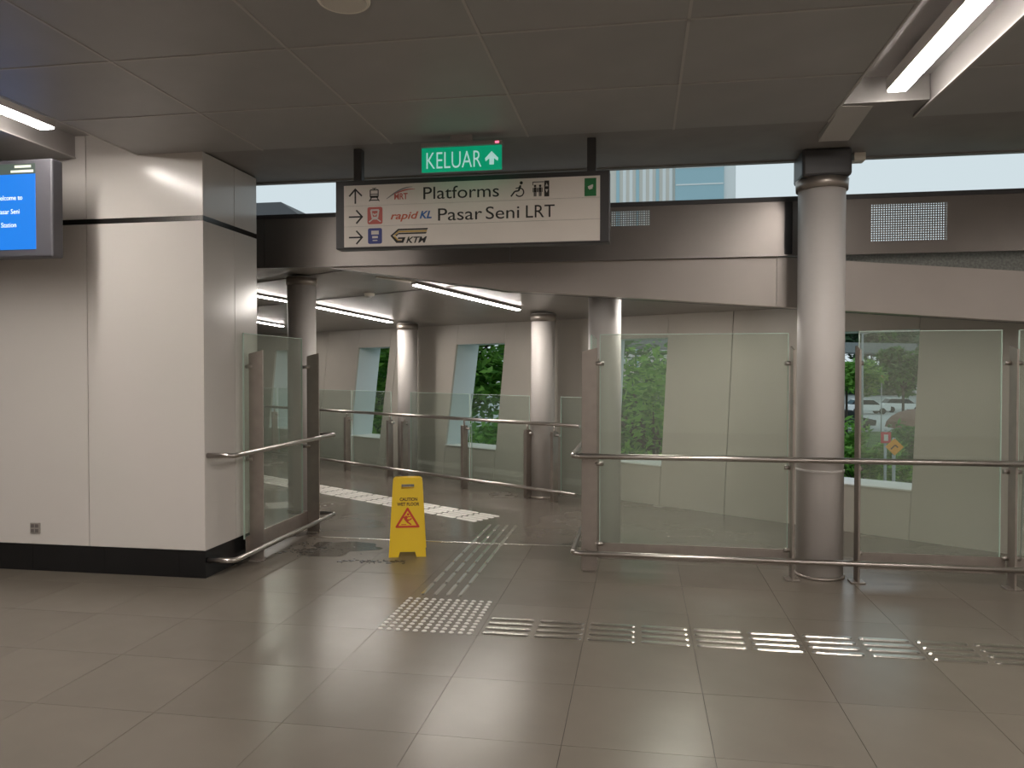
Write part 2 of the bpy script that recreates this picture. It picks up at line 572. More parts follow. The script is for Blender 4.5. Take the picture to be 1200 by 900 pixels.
lower = struct(MB().prism([(-2.6, 6.36, 2.38), (-1.1, 6.36, zb(-1.1)), (8.0, 6.36, zb(8.0)), (8.0, 6.36, 2.37)],
                          [(-2.6, 6.42, 2.38), (-1.1, 6.42, zb(-1.1)), (8.0, 6.42, zb(8.0)), (8.0, 6.42, 2.37)]).build('wall_beam', M['dark']))
beam_piece(-2.7, -1.05, 2.395, 2.395, 2.393, zb(-1.05))
beam_piece(-1.05, 1.043, 2.395, 2.395, zb(-1.05), zb(1.043))
beam_piece(1.047, 3.9, 2.38, 2.14, zb(1.047), zb(3.9))
MB().prism([V((1.047, 6.30, 2.37)), V((3.9, 6.30, 2.13)), V((3.9, 6.30, 2.395)), V((1.047, 6.30, 2.395))],
           [V((1.047, 6.35, 2.37)), V((3.9, 6.35, 2.13)), V((3.9, 6.35, 2.395)), V((1.047, 6.35, 2.395))]).build('perforated_strip', M['mesh'], lower)

# ------------------------------------------------------------------ far wall with leaning openings
W0 = V((1.862, 7.565, 0))
U = V((-0.8346, 0.5508, 0))
N = V((0.5508, 0.8346, 0))


def wp(s, z, t=0.0):
    return W0 + U * s + N * t + V((0, 0, z))


def wall_prism(m, poly, t0, t1):
    r0 = [wp(s, z, t0) for s, z in poly]
    r1 = [wp(s, z, t1) for s, z in poly]
    return m.prism(r0[::-1], r1[::-1])


SILL, HEAD, TOP = 0.435, 1.86, 2.46
wins = [(-0.60, -0.655, 0.30, 0.245), (1.95, 1.87, 2.82, 2.74), (4.50, 4.33, 5.495, 5.262), (7.01, 6.75, 7.80, 7.559),
        (9.55, 9.30, 10.35, 10.10)]          # right bottom, right top, left bottom, left top
core = MB()
far = None
pan = []
edges = [(-2.25, -2.25)]


def ext(sb, st, z):      # leaning edge continued to any height
    return sb + (st - sb) * (z - SILL) / (HEAD - SILL)


for i in range(len(wins) + 1):
    if i == 0:
        a = None
    else:
        a = (wins[i - 1][2], wins[i - 1][3])
    b = (wins[i][0], wins[i][1]) if i < len(wins) else None
    lo = (lambda z, a=a: -2.25 if a is None else ext(a[0], a[1], z))
    hi = (lambda z, b=b: 14.0 if b is None else ext(b[0], b[1], z))
    core_poly = [(lo(0), 0), (hi(0), 0), (hi(TOP), TOP), (lo(TOP), TOP)]
    wall_prism(core, core_poly, 0.03, 0.44)
    nsub = {0: 2, 1: 2, 2: 2, 3: 2, 4: 2, 5: 4}[i]
    for k in range(nsub):
        f0, f1 = k / nsub, (k + 1) / nsub
        if i == 1:
            f0, f1 = ((0, 0.53), (0.53, 1))[k]
        if i == 3:
            f0, f1 = ((0, 0.88), (0.88, 1))[k]
        L = lambda z, f: lo(z) + (hi(z) - lo(z)) * f
        gg = 0.005
        g0 = 0 if k == 0 else gg
        g1 = 0 if k == nsub - 1 else gg
        pan.append([(L(0, f0) + g0, 0), (L(0, f1) - g1, 0), (L(TOP, f1) - g1, TOP), (L(TOP, f0) + g0, TOP)])
for (rb, rt_, lb, lt) in wins:
    for z0, z1 in ((0, SILL), (HEAD, TOP)):
        q = [(ext(rb, rt_, z0), z0), (ext(lb, lt, z0), z0), (ext(lb, lt, z1), z1), (ext(rb, rt_, z1), z1)]
        wall_prism(core, q, 0.03, 0.44)
        pan.append([(q[0][0] + 0.005, q[0][1]), (q[1][0] - 0.005, q[1][1]), (q[2][0] - 0.005, q[2][1]), (q[3][0] + 0.005, q[3][1])])
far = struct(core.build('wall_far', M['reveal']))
for q in pan:
    m = MB()
    wall_prism(m, q, 0.0, 0.03)
    m.build('wall_panel', M['concrete'], far)
for i, (rb, rt_, lb, lt) in enumerate(wins):
    m = MB()
    wall_prism(m, [(rb + 0.0, SILL), (lb, SILL), (lb, SILL + 0.012), (rb, SILL + 0.012)], -0.012, 0.44)
    w = struct(m.build('window_%d' % (i + 1), M['sill']))

# ceiling of the bridge: one sloping slab
def cz(x, y):
    return 3.0454 - 0.0763 * x - 0.1061 * y


def cpt(x, y, d=0.0):
    return V((x, y, cz(x, y) + d))


cor = [(-10, 6.44), (3.55, 6.44), (-10, 15.35)]
bc = struct(MB().prism([cpt(*c) for c in cor], [cpt(*c, 0.16) for c in cor]).build('ceiling_bridge', M['bridge_ceiling']))
# shallow seams of the sheets: battens along the bridge
for k in range(1, 4):
    p0 = V((-9.5, 13.9, 0)) - N * (0.95 * k)
    p1 = p0 - U * (13.5 - 1.4 * k)
    if p1.y < 6.6:
        t = (p0.y - 6.6) / (p0.y - p1.y)
        p1 = p0 + (p1 - p0) * t
    nn = N * 0.012
    q = [p0 - nn, p1 - nn, p1 + nn, p0 + nn]
    MB().prism([cpt(p.x, p.y, -0.006) for p in q], [cpt(p.x, p.y, 0.002) for p in q]).build('ceiling_batten', M['soffit'], bc)


# ------------------------------------------------------------------ columns
def column(x, y, r, ztop, label, cap=False):
    t = thing('round_column', label, 'column', (x, y, 0), 'grey round columns')
    prof = [(r, 0.0), (r, ztop)]
    MB().lathe((x, y), prof, 40).build('shaft', M['column'], t)
    MB().lathe((x, y), [(r + 0.012, 0.0), (r + 0.012, 0.012), (r + 0.003, 0.02)], 40).build('base_collar', M['plate'], t)
    if cap:
        m = MB().box(x - 0.168, x + 0.168, y - 0.165, y + 0.165, 2.875, 3.07)
        m.build('capital', M['dark'], t, 0.02, 2)
        MB().lathe((x, y), [(r + 0.015, 2.80), (r + 0.02, 2.875)], 40).build('collar', M['plate'], t)
        MB().lathe((x, y), [(r + 0.004, 0.765), (r + 0.006, 0.77), (r + 0.006, 0.778), (r + 0.004, 0.785)], 40).build('weld_ring', M['column'], t)
    else:
        zc = cz(x, y)
        MB().lathe((x, y), [(r + 0.012, zc - 0.10), (r + 0.012, zc - 0.02)], 40).build('collar', M['plate'], t)
    return t


column(1.30, 5.90, 0.163, 2.88, 'tall thick grey column between the two glass panes, reaching the concourse roof', True)
column(-0.30, 6.66, 0.14, 2.34, 'grey column just behind the edge post of the wide glass screen')
column(-3.56, 7.72, 0.148, 2.49, 'grey column partly behind the glass beside the white wall')
column(-3.27, 10.56, 0.14, 2.17, 'slim grey column above the yellow caution board, behind the bridge rail')
column(-1.13, 9.02, 0.14, 2.17, 'slim grey column behind the bridge rail, between two leaning windows')


# ------------------------------------------------------------------ concourse lamps
def linear_light(x, y0, y1, label):
    t = thing('linear_light', label, 'ceiling light', (x, (y0 + y1) / 2, 3.10))
    MB().box(x - 0.055, x + 0.055, y0, y1, 3.10, 3.17).build('housing', M['lamp_body'], t, 0.004)
    MB().box(x - 0.047, x + 0.047, y0 + 0.01, y1 - 0.01, 3.088, 3.10).build('diffuser', M['lamp'], t)
    k = 0
    for y in (y0 + 0.4, (y0 + y1) / 2, y1 - 0.4):
        MB().box(x - 0.012, x + 0.012, y - 0.012, y + 0.012, 3.17, 3.222).build('hanger', M['lamp_body'], t)
    return t


linear_light(1.44, -6.0, 4.72, 'long bright strip lamp in the trough above the thick column')
linear_light(-3.86, -6.0, 4.53, 'long bright strip lamp in the trough above the blue screen')
linear_light(6.67, -6.0, 4.72, 'long strip lamp in the trough far right, outside the view')


def bridge_light(p, q, label):
    d = (V((*q, 0)) - V((*p, 0))).normalized()
    n = V((-d.y, d.x, 0))
    t = thing('bridge_strip_light', label, 'ceiling light', tuple(cpt(*p)), 'strip lamps under the bridge ceiling')

    def bar(w, dz0, dz1, e):
        a, b = V((*p, 0)) + d * e, V((*q, 0)) - d * e
        c = [a - n * w, b - n * w, b + n * w, a + n * w]
        return MB().prism([cpt(v.x, v.y, dz0) for v in c], [cpt(v.x, v.y, dz1) for v in c])
    bar(0.045, -0.030, 0.005, 0).build('housing', M['lamp_body'], t)
    bar(0.035, -0.038, -0.030, 0.01).build('diffuser', M['lamp_bridge'], t)
    return t


bridge_light((-2.293, 7.631), (-1.375, 8.725), 'longest bridge strip lamp, hung over the wet walkway below the direction sign')
bridge_light((-4.181, 9.491), (-3.45, 10.40), 'bridge strip lamp to the right of the column beside the white wall')
bridge_light((-4.95, 8.72), (-4.40, 9.22), 'upper of two short strip lamps next to the white wall edge')
bridge_light((-6.3, 11.0), (-5.70, 11.68), 'lower of two short strip lamps next to the white wall edge')
bridge_light((0.05, 6.80), (0.62, 7.48), 'bridge strip lamp hidden behind the sloping beam, over the glass screen')
# empty recess in front of the longest strip lamp
c = [V((-2.66, 7.50, 0)), V((-2.62, 7.47, 0)), V((-2.25, 7.58, 0)), V((-2.34, 7.66, 0))]
MB().prism([cpt(v.x, v.y, -0.012) for v in c], [cpt(v.x, v.y, 0.002) for v in c]).build('recess_trim', M['cream'], bc)

# ------------------------------------------------------------------ speaker and smoke detector
t = thing('ceiling_speaker', 'round cream loudspeaker set in the dark concourse ceiling', 'speaker', (-1.235, 3.10, CZ))
MB().lathe((-1.235, 3.10), [(0.106, CZ - 0.012), (0.112, CZ - 0.004), (0.112, CZ + 0.004)], 36).build('rim', M['cream'], t)
MB().lathe((-1.235, 3.10), [(0.088, CZ - 0.016), (0.096, CZ - 0.012)], 36).build('grille', M['grille'], t)
sx, sy = -3.06, 8.43
t = thing('smoke_detector', 'small white smoke detector under the bridge ceiling', 'detector', tuple(cpt(sx, sy)))
z = cz(sx, sy)
MB().lathe((sx, sy), [(0.05, z - 0.035), (0.06, z - 0.02), (0.06, z + 0.002)], 20).build('base', M['cream'], t)
MB().lathe((sx, sy), [(0.02, z - 0.055), (0.042, z - 0.035)], 20).build('sensor_head', M['sill'], t)


# ------------------------------------------------------------------ direction sign
X0, X1, ZT, ZB, YS = -2.075, -0.268, 2.808, 2.372, 5.20
sg = thing('direction_sign', 'long white hanging station direction sign with three rows of arrows', 'sign', ((X0 + X1) / 2, YS, ZB))
MB().box(X0 - 0.065, X1 + 0.065, YS + 0.006, YS + 0.12, ZB - 0.012, ZT + 0.035).build('housing', M['dark'], sg, 0.006)
for x in (-1.985, -0.327):
    MB().box(x - 0.03, x + 0.03, YS + 0.03, YS + 0.09, ZT + 0.035, CZ + 0.012).build('hanger', M['dark'], sg, 0.004)
rows = 3
hh = (ZT - ZB) / rows
for i in range(rows):
    MB().box(X0, X1, YS, YS + 0.006, ZB + hh * i + 0.001, ZB + hh * (i + 1) - 0.001).build('sign_panel', M['sign'], sg)
FR = frame(X0, YS, ZT)
u = (X1 - X0) / 1086.0            # one unit of the sign's own layout: 1086 wide, 262 tall


def P(x, y):
    return (x * u, -y * u)


def strokes(name, segs, w, m, par=sg, fr=FR, d=0.002):
    b = MB()
    for p, q in segs:
        b.stroke(P(*p), P(*q), w * u, fr, 0, d)
    return b.build(name, m, par)


def poly(name, pts, m, d0=0.0, d=0.002, par=sg):
    return MB().flat([P(*p) for p in pts], FR, d0, d).build(name, m, par)


strokes('arrow', [((51, 78), (51, 17)), ((24, 46), (53, 15)), ((49, 15), (80, 46))], 6.5, M['ink'])
for yy in (134, 221):
    strokes('arrow', [((22, yy), (80, yy)), ((55, yy - 28), (83, yy + 2)), ((55, yy + 28), (83, yy - 2))], 6.5, M['ink'])


def rrect(x0, y0, x1, y1, r):
    out = []
    for cx, cy, a in ((x1 - r, y0 + r, -90), (x1 - r, y1 - r, 0), (x0 + r, y1 - r, 90), (x0 + r, y0 + r, 180)):
        for k in range(5):
            an = math.radians(a + 22.5 * k)
            out.append((cx + r * math.cos(an), cy + r * math.sin(an)))
    return out


def train(x0, y0, x1, y1, m, ground=None, d0=0.0):
    """front of a train on rails, drawn as strokes"""
    w, h = x1 - x0, y1 - y0
    b = MB()
    f = lambda p, q, t: b.stroke(P(x0 + p[0] * w, y0 + p[1] * h), P(x0 + q[0] * w, y0 + q[1] * h), t * u, FR, d0, d0 + 0.002)
    f((.12, .12), (.88, .12), 4)
    f((.12, .12), (.12, .66), 4)
    f((.88, .12), (.88, .66), 4)
    f((.12, .66), (.88, .66), 9)
    f((.12, .46), (.88, .46), 3)
    f((.30, .0), (.70, .0), 3)
    f((.5, .0), (.5, .12), 3)
    f((.02, 1.0), (.24, .72), 4)
    f((.98, 1.0), (.76, .72), 4)
    f((.08, .92), (.92, .92), 4)
    return b.build('train_pictogram', m, sg)


train(112, 16, 158, 70, M['ink'])
poly('red_badge', rrect(105, 95, 171, 167, 8), M['coral'])
b = MB()
for p, q, t in [((120, 108), (156, 108), 7), ((121, 108), (127, 142), 7), ((155, 108), (149, 142), 7), ((127, 142), (149, 142), 12),
                ((112, 158), (128, 146), 5), ((164, 158), (148, 146), 5), ((130, 122), (138, 130), 6), ((146, 122), (138, 130), 6)]:
    b.stroke(P(*p), P(*q), t * u, FR, 0.002, 0.0035)
b.build('train_pictogram', M['sign_white'], sg)
poly('blue_badge', rrect(107, 184, 169, 250, 8), M['navy'])
b = MB()
for p, q, t in [((122, 203), (155, 203), 16), ((126, 222), (151, 222), 9), ((128, 236), (149, 236), 4)]:
    b.stroke(P(*p), P(*q), t * u, FR, 0.002, 0.0035)
b.build('train_pictogram', M['sign_white'], sg)
# operator logos, row one: swoosh and red letters
b = MB()
prev = None
for k in range(15):
    a = k / 14
    p = (190 + 112 * a, 62 - 46 * math.sin(a * math.pi * 0.52))
    if prev:
        b.stroke(P(*prev), P(*p), (1.5 + 4.5 * math.sin(a * math.pi)) * u, FR, 0, 0.002)
    prev = p
b.build('grey_swoosh', M['grey_ink'], sg)
b = MB()
prev = None
for k in range(13):
    a = k / 12
    p = (222 + 92 * a, 44 - 19 * math.sin(a * math.pi * 0.6))
    if prev:
        b.stroke(P(*prev), P(*p), (1.5 + 4 * math.sin(a * math.pi)) * u, FR, 0, 0.002)
    prev = p
b.build('red_swoosh', M['coral'], sg)
text('lettering', 'MRT', FR, 222 * u, -66 * u, 36 * u, M['coral'], sg, width=58 * u, bold=0.0012)
text('lettering', 'Platforms', FR, 344 * u, -70 * u, 74 * u, M['ink'], sg, width=322 * u)
text('lettering', 'rapid', FR, 204 * u, -149 * u, 43 * u, M['orange_ink'], sg, width=122 * u, shear=0.28, bold=0.0011)
text('lettering', 'KL', FR, 332 * u, -149 * u, 43 * u, M['blue'], sg, width=52 * u, shear=0.28, bold=0.0018)
for word, x, w in (('Pasar', 407, 188), ('Seni', 613, 140), ('LRT', 779, 118)):
    text('lettering', word, FR, x * u, -161 * u, 74 * u, M['ink'], sg, width=w * u)
# row three logo: chevron bars with italic letters
b = MB()
for q in ([(206, 218), (240, 190), (370, 190), (366, 197), (243, 197), (214, 219)],
          [(206, 218), (232, 249), (262, 249), (266, 240), (238, 240), (216, 218)],
          [(243, 207), (364, 207), (361, 213), (240, 213), (233, 221), (228, 217)],
          [(240, 226), (272, 226), (262, 249), (252, 249), (258, 233), (238, 233)]):
    for k in range(1, len(q) - 1):
        pass
    b.flat([P(*p) for p in q], FR, 0, 0.002)
b.build('chevron_logo', M['ink'], sg)
b = MB()
b.flat([P(*p) for p in [(218, 218), (242, 199), (366, 199), (363, 205), (242, 205), (227, 217)]], FR, 0, 0.002)
b.flat([P(*p) for p in [(219, 221), (228, 221), (240, 236), (254, 236), (252, 239), (237, 239)]], FR, 0, 0.002)
b.build('chevron_logo', M['gold'], sg)
text('lettering', 'KTM', FR, 273 * u, -250 * u, 36 * u, M['ink'], sg, width=90 * u, shear=0.3, bold=0.0014)
# wheelchair user
b = MB()
b.disc(P(765, 18), 6.5 * u, FR, 0, 0.002)
b.arc(P(758, 56), 17 * u, -150, 80, 5 * u, FR, 0, 0.002, 12)
for p, q, t in [((762, 28), (754, 50), 8), ((754, 50), (738, 52), 6), ((738, 52), (722, 72), 6), ((760, 36), (742, 40), 4)]:
    b.stroke(P(*p), P(*q), t * u, FR, 0, 0.002)
b.build('wheelchair_pictogram', M['ink'], sg)
# lift
b = MB()
for p, q, t in [((812, 17), (858, 17), 3), ((813, 17), (813, 30), 3)]:
    b.stroke(P(*p), P(*q), t * u, FR, 0, 0.002)
for cx in (822, 843):
    b.disc(P(cx, 33), 5 * u, FR, 0, 0.002, 12)
    b.stroke(P(cx, 39), P(cx, 58), 10 * u, FR, 0, 0.002)
    b.stroke(P(cx - 3, 56), P(cx - 3, 75), 4 * u, FR, 0, 0.002)
    b.stroke(P(cx + 3, 56), P(cx + 3, 75), 4 * u, FR, 0, 0.002)
    b.stroke(P(cx - 8, 41), P(cx - 8, 58), 3 * u, FR, 0, 0.002)
    b.stroke(P(cx + 8, 41), P(cx + 8, 58), 3 * u, FR, 0, 0.002)
b.flat([P(860, 13), P(880, 13), P(880, 77), P(860, 77)], FR, 0, 0.002)
b.build('lift_pictogram', M['ink'], sg)
b = MB()
b.flat([P(864, 36), P(876, 36), P(870, 22)], FR, 0.002, 0.003)
b.flat([P(864, 48), P(876, 48), P(870, 62)], FR, 0.002, 0.003)
b.build('lift_arrows', M['sign_white'], sg)
poly('green_sticker', [(1024, 10), (1071, 10), (1071, 82), (1024, 82)], M['green_sticker'])
b = MB()
for p, q, t in [((1038, 46), (1058, 38), 6), ((1038, 50), (1058, 44), 5), ((1042, 54), (1056, 50), 5)]:
    b.stroke(P(*p), P(*q), t * u, FR, 0.002, 0.003)
b.build('sticker_mark', M['sign_white'], sg)

# ------------------------------------------------------------------ exit sign
ex0, ex1, ez0, ez1, ey = -1.447, -0.902, 2.824, 2.985, 5.0
e = thing('exit_sign', 'green lit KELUAR exit sign with white arrow under the ceiling edge', 'sign', ((ex0 + ex1) / 2, ey, ez0))
MB().box(ex0 - 0.004, ex1 + 0.004, ey - 0.02, ey + 0.05, ez1, 3.012).build('casing', M['exit_case'], e, 0.003)
MB().box(-1.25, -1.10, ey - 0.005, ey + 0.035, 3.012, CZ).build('ceiling_mount', M['exit_case'], e)
MB().box(ex0, ex1, ey, ey + 0.012, ez0, ez1).build('light_panel', M['exit_green'], e, 0.002)
EF = frame(ex0, ey, ez0)
text('lettering', 'KELUAR', EF, 0.025, 0.022, 0.160, M['exit_text'], e, width=0.375, bold=-0.0012)
MB().flat([(0.478, 0.118), (0.434, 0.072), (0.442, 0.060), (0.464, 0.078), (0.464, 0.032), (0.492, 0.032), (0.492, 0.078), (0.514, 0.060), (0.522, 0.072)][::-1],
          EF, 0, 0.002)
b = MB()
b.flat([(0.478, 0.122), (0.434, 0.076), (0.522, 0.076)], EF, 0, 0.002)
b.flat([(0.434, 0.076), (0.437, 0.056), (0.464, 0.076)], EF, 0, 0.002)
b.flat([(0.522, 0.076), (0.492, 0.076), (0.519, 0.056)], EF, 0, 0.002)
b.flat([(0.463, 0.077), (0.493, 0.077), (0.493, 0.034), (0.463, 0.034)], EF, 0, 0.002)
b.build('arrow', M['exit_text'], e)
MB().box(0.505 + ex0, 0.53 + ex0, ey - 0.024, ey - 0.019, 2.992, 3.004).build('pilot_lamp', M['pilot'], e)

# ------------------------------------------------------------------ information screen
ty = 4.60
tv = thing('information_screen', 'black cased screen with blue welcome message hung before the white wall', 'screen', (-4.53, ty, 2.27))
MB().box(-5.16, -3.895, ty, ty + 0.10, 2.265, 2.925).build('casing', M['bezel'], tv, 0.012)
MB().box(-5.04, -4.022, ty - 0.004, ty, 2.318, 2.825).build('display', M['screen'], tv)
MB().box(-5.04, -4.022, ty - 0.004, ty, 2.826, 2.895).build('top_bar', M['screen_bar'], tv)
MB().box(-4.60, -4.46, ty + 0.10, 5.069, 2.55, 2.66).build('wall_bracket', M['dark'], tv, 0.004)
TF = frame(-4.022, ty - 0.004, 2.318)
for body, cx, zz in (('Welcome to', -0.205, 0.335), ('Pasar Seni', -0.205, 0.242), ('Station', -0.205, 0.152)):
    text('lettering', body, TF, cx, zz, 0.046, M['screen_text'], tv, sx=0.92, align='CENTER', d=0.0008)
b = MB()
b.stroke((-0.155, 0.558), (-0.03, 0.558), 0.016, TF, 0.0, 0.001)
b.stroke((-0.185, 0.526), (-0.012, 0.526), 0.016, TF, 0.0, 0.001)
b.build('clock_line', M['screen_text2'], tv)

# ------------------------------------------------------------------ socket
sk_ = thing('wall_socket', 'small square grey socket low on the white wall', 'socket', (-4.46, 5.069, 0.28))
MB().box(-4.503, -4.42, 5.060, 5.0695, 0.278, 0.36).build('face_plate', M['socket'], sk_, 0.003)
for dx in (0, 0.036):
    for dz in (0, 0.036):
        MB().box(-4.495 + dx, -4.467 + dx, 5.057, 5.061, 0.288 + dz, 0.314 + dz).build('outlet', M['socket_hole'], sk_, 0.002)

# ------------------------------------------------------------------ caution board
cb = thing('caution_sign', 'yellow folding wet floor caution board on the damp walkway', 'sign', (-1.865, 6.03, 0))
cx, yb, yt, hz = -1.868, 5.935, 6.045, 0.625


def leaf_panel(name, yb, yt, back):
    """board outline with a hand slot and a gap between its two feet"""
    def pt(x, z, d):
        n = V((0, -1, 0)) if not back else V((0, 1, 0))
        return V((cx + x, yb + (yt - yb) * z / hz, z)) + n * d
    w0, w1 = 0.148, 0.118
    W_ = lambda z: w0 + (w1 - w0) * z / hz
    slot = (0.052, 0.535, 0.572)
    m = MB()

    def quad(pts):
        r0 = [pt(x, z, 0.0) for x, z in pts]
        r1 = [pt(x, z, 0.016) for x, z in pts]
        if back:
            r0.reverse()
            r1.reverse()
        m.prism(r0, r1)
    zc = 0.04
    quad([(-W_(0), 0), (-0.072, 0), (-0.060, zc), (-W_(zc), zc)])
    quad([(0.072, 0), (W_(0), 0), (W_(zc), zc), (0.060, zc)])
    quad([(-W_(zc), zc), (W_(zc), zc), (W_(slot[1]), slot[1]), (-W_(slot[1]), slot[1])])
    quad([(-W_(slot[1]), slot[1]), (-slot[0], slot[1]), (-slot[0], slot[2]), (-W_(slot[2]), slot[2])])
    quad([(slot[0], slot[1]), (W_(slot[1]), slot[1]), (W_(slot[2]), slot[2]), (slot[0], slot[2])])
    quad([(-W_(slot[2]), slot[2]), (W_(slot[2]), slot[2]), (W_(hz) - 0.002, hz - 0.012), (W_(hz) - 0.016, hz), (-W_(hz) + 0.016, hz), (-W_(hz) + 0.002, hz - 0.012)])
    return m.build(name, M['yellow'], cb)


leaf_panel('front_board', yb, yt, False)
leaf_panel('back_board', 6.235, 6.085, True)
MB().cyl((cx - 0.09, 6.065, hz - 0.015), (cx + 0.09, 6.065, hz - 0.015), 0.022).build('hinge', M['yellow'], cb)
sl = math.atan2(yt - yb, hz)
CF = (V((cx, yb - 0.0165, 0)), V((1, 0, 0)), V((0, math.sin(sl), math.cos(sl))), V((0, -math.cos(sl), math.sin(sl))))
text('lettering', 'CAUTION', CF, -0.064, 0.447, 0.036, M['yellow_ink'], cb, width=0.142, d=0.001, bold=0.0011)
text('lettering', 'WET FLOOR', CF, -0.084, 0.408, 0.036, M['yellow_ink'], cb, width=0.180, d=0.001, bold=0.0011)
tri = [(0.0, 0.384), (-0.088, 0.240), (0.088, 0.240)]
b = MB()
for i in range(3):
    b.stroke(tri[i], tri[(i + 1) % 3], 0.017, CF, 0, 0.0015)
for p in tri:
    b.disc(p, 0.0085, CF, 0, 0.0015, 10)
b.build('warning_triangle', M['red'], cb)
b = MB()
b.disc((0.004, 0.338), 0.010, CF, 0, 0.0015)
for p, q, w in [((-0.004, 0.325), (-0.022, 0.296), 0.022), ((-0.02, 0.296), (0.012, 0.292), 0.015), ((0.012, 0.292), (0.034, 0.306), 0.011),
                ((-0.018, 0.298), (0.006, 0.272), 0.014), ((0.006, 0.272), (0.03, 0.256), 0.011), ((-0.012, 0.322), (-0.04, 0.31), 0.009),
                ((-0.04, 0.31), (-0.052, 0.288), 0.009), ((0.0, 0.318), (0.026, 0.322), 0.008), ((-0.05, 0.258), (-0.01, 0.258), 0.006)]:
    b.stroke(p, q, w, CF, 0, 0.0015)
b.build('slipping_figure', M['red'], cb)


cb.rotation_euler = (0, 0, 0.27)          # turned towards the concourse


# ------------------------------------------------------------------ glass screens
def bend(pts, r=0.05, n=5):
    """round the corners of a rail's path"""
    pts = [V(p) for p in pts]
    out = [pts[0]]
    for i in range(1, len(pts) - 1):
        a, b_, c_ = pts[i - 1], pts[i], pts[i + 1]
        d0 = (a - b_).normalized()
        d1 = (c_ - b_).normalized()
        p, q = b_ + d0 * r, b_ + d1 * r
        for k in range(n + 1):
            f = k / n
            out.append(p * (1 - f) ** 2 + b_ * 2 * f * (1 - f) + q * f * f)
    out.append(pts[-1])
    return out


def pane(t, p, q, z0, z1, th=0.012, m='glass', edge=True):
    """a glass sheet between two plan points, with its green polished edges"""
    p, q = V((*p, 0)), V((*q, 0))
    d = (q - p).normalized()
    n = V((-d.y, d.x, 0)) * (th / 2)
    e = 0.005
    c = [p + d * e - n, q - d * e - n, q - d * e + n, p + d * e + n]
    g_ = MB().prism([v + V((0, 0, z0)) for v in c], [v + V((0, 0, z1 - e)) for v in c]).build('glass_panel', M[m], t)
    if edge:
        mm = MB()
        for a in (p, q - d * e):
            c = [a - n, a + d * e - n, a + d * e + n, a + n]
            mm.prism([v + V((0, 0, z0)) for v in c], [v + V((0, 0, z1)) for v in c])
        c = [p - n, q - n, q + n, p + n]
        mm.prism([v + V((0, 0, z1 - e)) for v in c], [v + V((0, 0, z1)) for v in c])
        mm.build('polished_edge', M['gedge'], g_)
    return g_


def plate(t, c, wx, wy, top, slant=0.03):
    """flat plate post with a slanted head"""
    x, y = c
    a, b_ = wx / 2, wy / 2
    r0 = [V((x - a, y - b_, 0)), V((x + a, y - b_, 0)), V((x + a, y + b_, 0)), V((x - a, y + b_, 0))]
    s0 = (top - slant if wx > wy else top, top)
    zs = [top - slant, top, top, top - slant] if wx > wy else [top - slant, top - slant, top, top]
    r1 = [v + V((0, 0, z)) for v, z in zip(r0, zs)]
    return MB().prism(r0, r1).build('post', M['plate'], t, 0.002, 1)


def clamp(t, p, q):
    return MB().cyl(p, q, 0.016, n=14).build('clamp', M['steel'], t)


def foot(t, x, y):
    return MB().box(x - 0.05, x + 0.05, y - 0.05, y + 0.05, 0, 0.012).build('foot_plate', M['plate'], t, 0.003, 1)


# wide screen right of the opening
rs = thing('glass_screen', 'wide glass screen with two long steel rails in front of the thick column', 'glass screen', (1.2, 5.76, 0))
pane(rs, (-0.298, 5.80), (1.058, 5.80), 0.10, 1.77)
pane(rs, (1.535, 5.80), (2.47, 5.80), 0.10, 1.78)
pane(rs, (2.575, 5.80), (3.50, 5.80), 0.10, 1.78)
pane(rs, (-0.365, 5.84), (-0.365, 6.48), 0.10, 1.77)
for a, b_ in ((-0.31, 1.06), (1.535, 2.50), (2.55, 3.52)):
    MB().box(a, b_, 5.785, 5.793, 0.085, 0.205).build('kick_plate', M['plate'], rs, 0.002, 1)
plate(rs, (-0.372, 5.765), 0.118, 0.014, 1.67)
for x in (1.075, 1.516, 2.52, 3.52):
    plate(rs, (x, 5.735), 0.015, 0.11, 1.675)
    for z in (1.55, 0.80, 0.20):
        s_ = -1 if x in (1.075, 2.52, 3.52) else 1
        clamp(rs, (x + s_ * 0.002, 5.78, z), (x + s_ * 0.045, 5.78, z))
        if x == 2.52:
            clamp(rs, (x, 5.78, z), (x + 0.07, 5.78, z))
for z in (1.55, 0.80, 0.20):
    clamp(rs, (-0.33, 5.765, z), (-0.27, 5.782, z))
for x, y in ((-0.372, 5.765), (1.075, 5.735), (1.516, 5.735), (2.52, 5.735), (3.52, 5.735)):
    foot(rs, x, y)
for z, r_ in ((0.868, 0.021), (0.150, 0.020)):
    MB().tube(bend([(-0.49, 6.70, z), (-0.49, 5.655, z), (3.60, 5.655, z)], 0.06, 6), r_).build('handrail', M['steel'], rs)
    for x in (1.075, 1.516, 2.52, 3.52):
        MB().cyl((x, 5.655, z), (x, 5.69, z), 0.009).build('rail_bracket', M['steel'], rs)
    MB().cyl((-0.40, 5.655, z), (-0.40, 5.762, z), 0.009).build('rail_bracket', M['steel'], rs)
    MB().cyl((-0.49, 6.44, z), (-0.40, 6.44, z), 0.009).build('rail_bracket', M['steel'], rs)
plate(rs, (-0.385, 6.46), 0.10, 0.014, 1.60)
foot(rs, -0.385, 6.44)

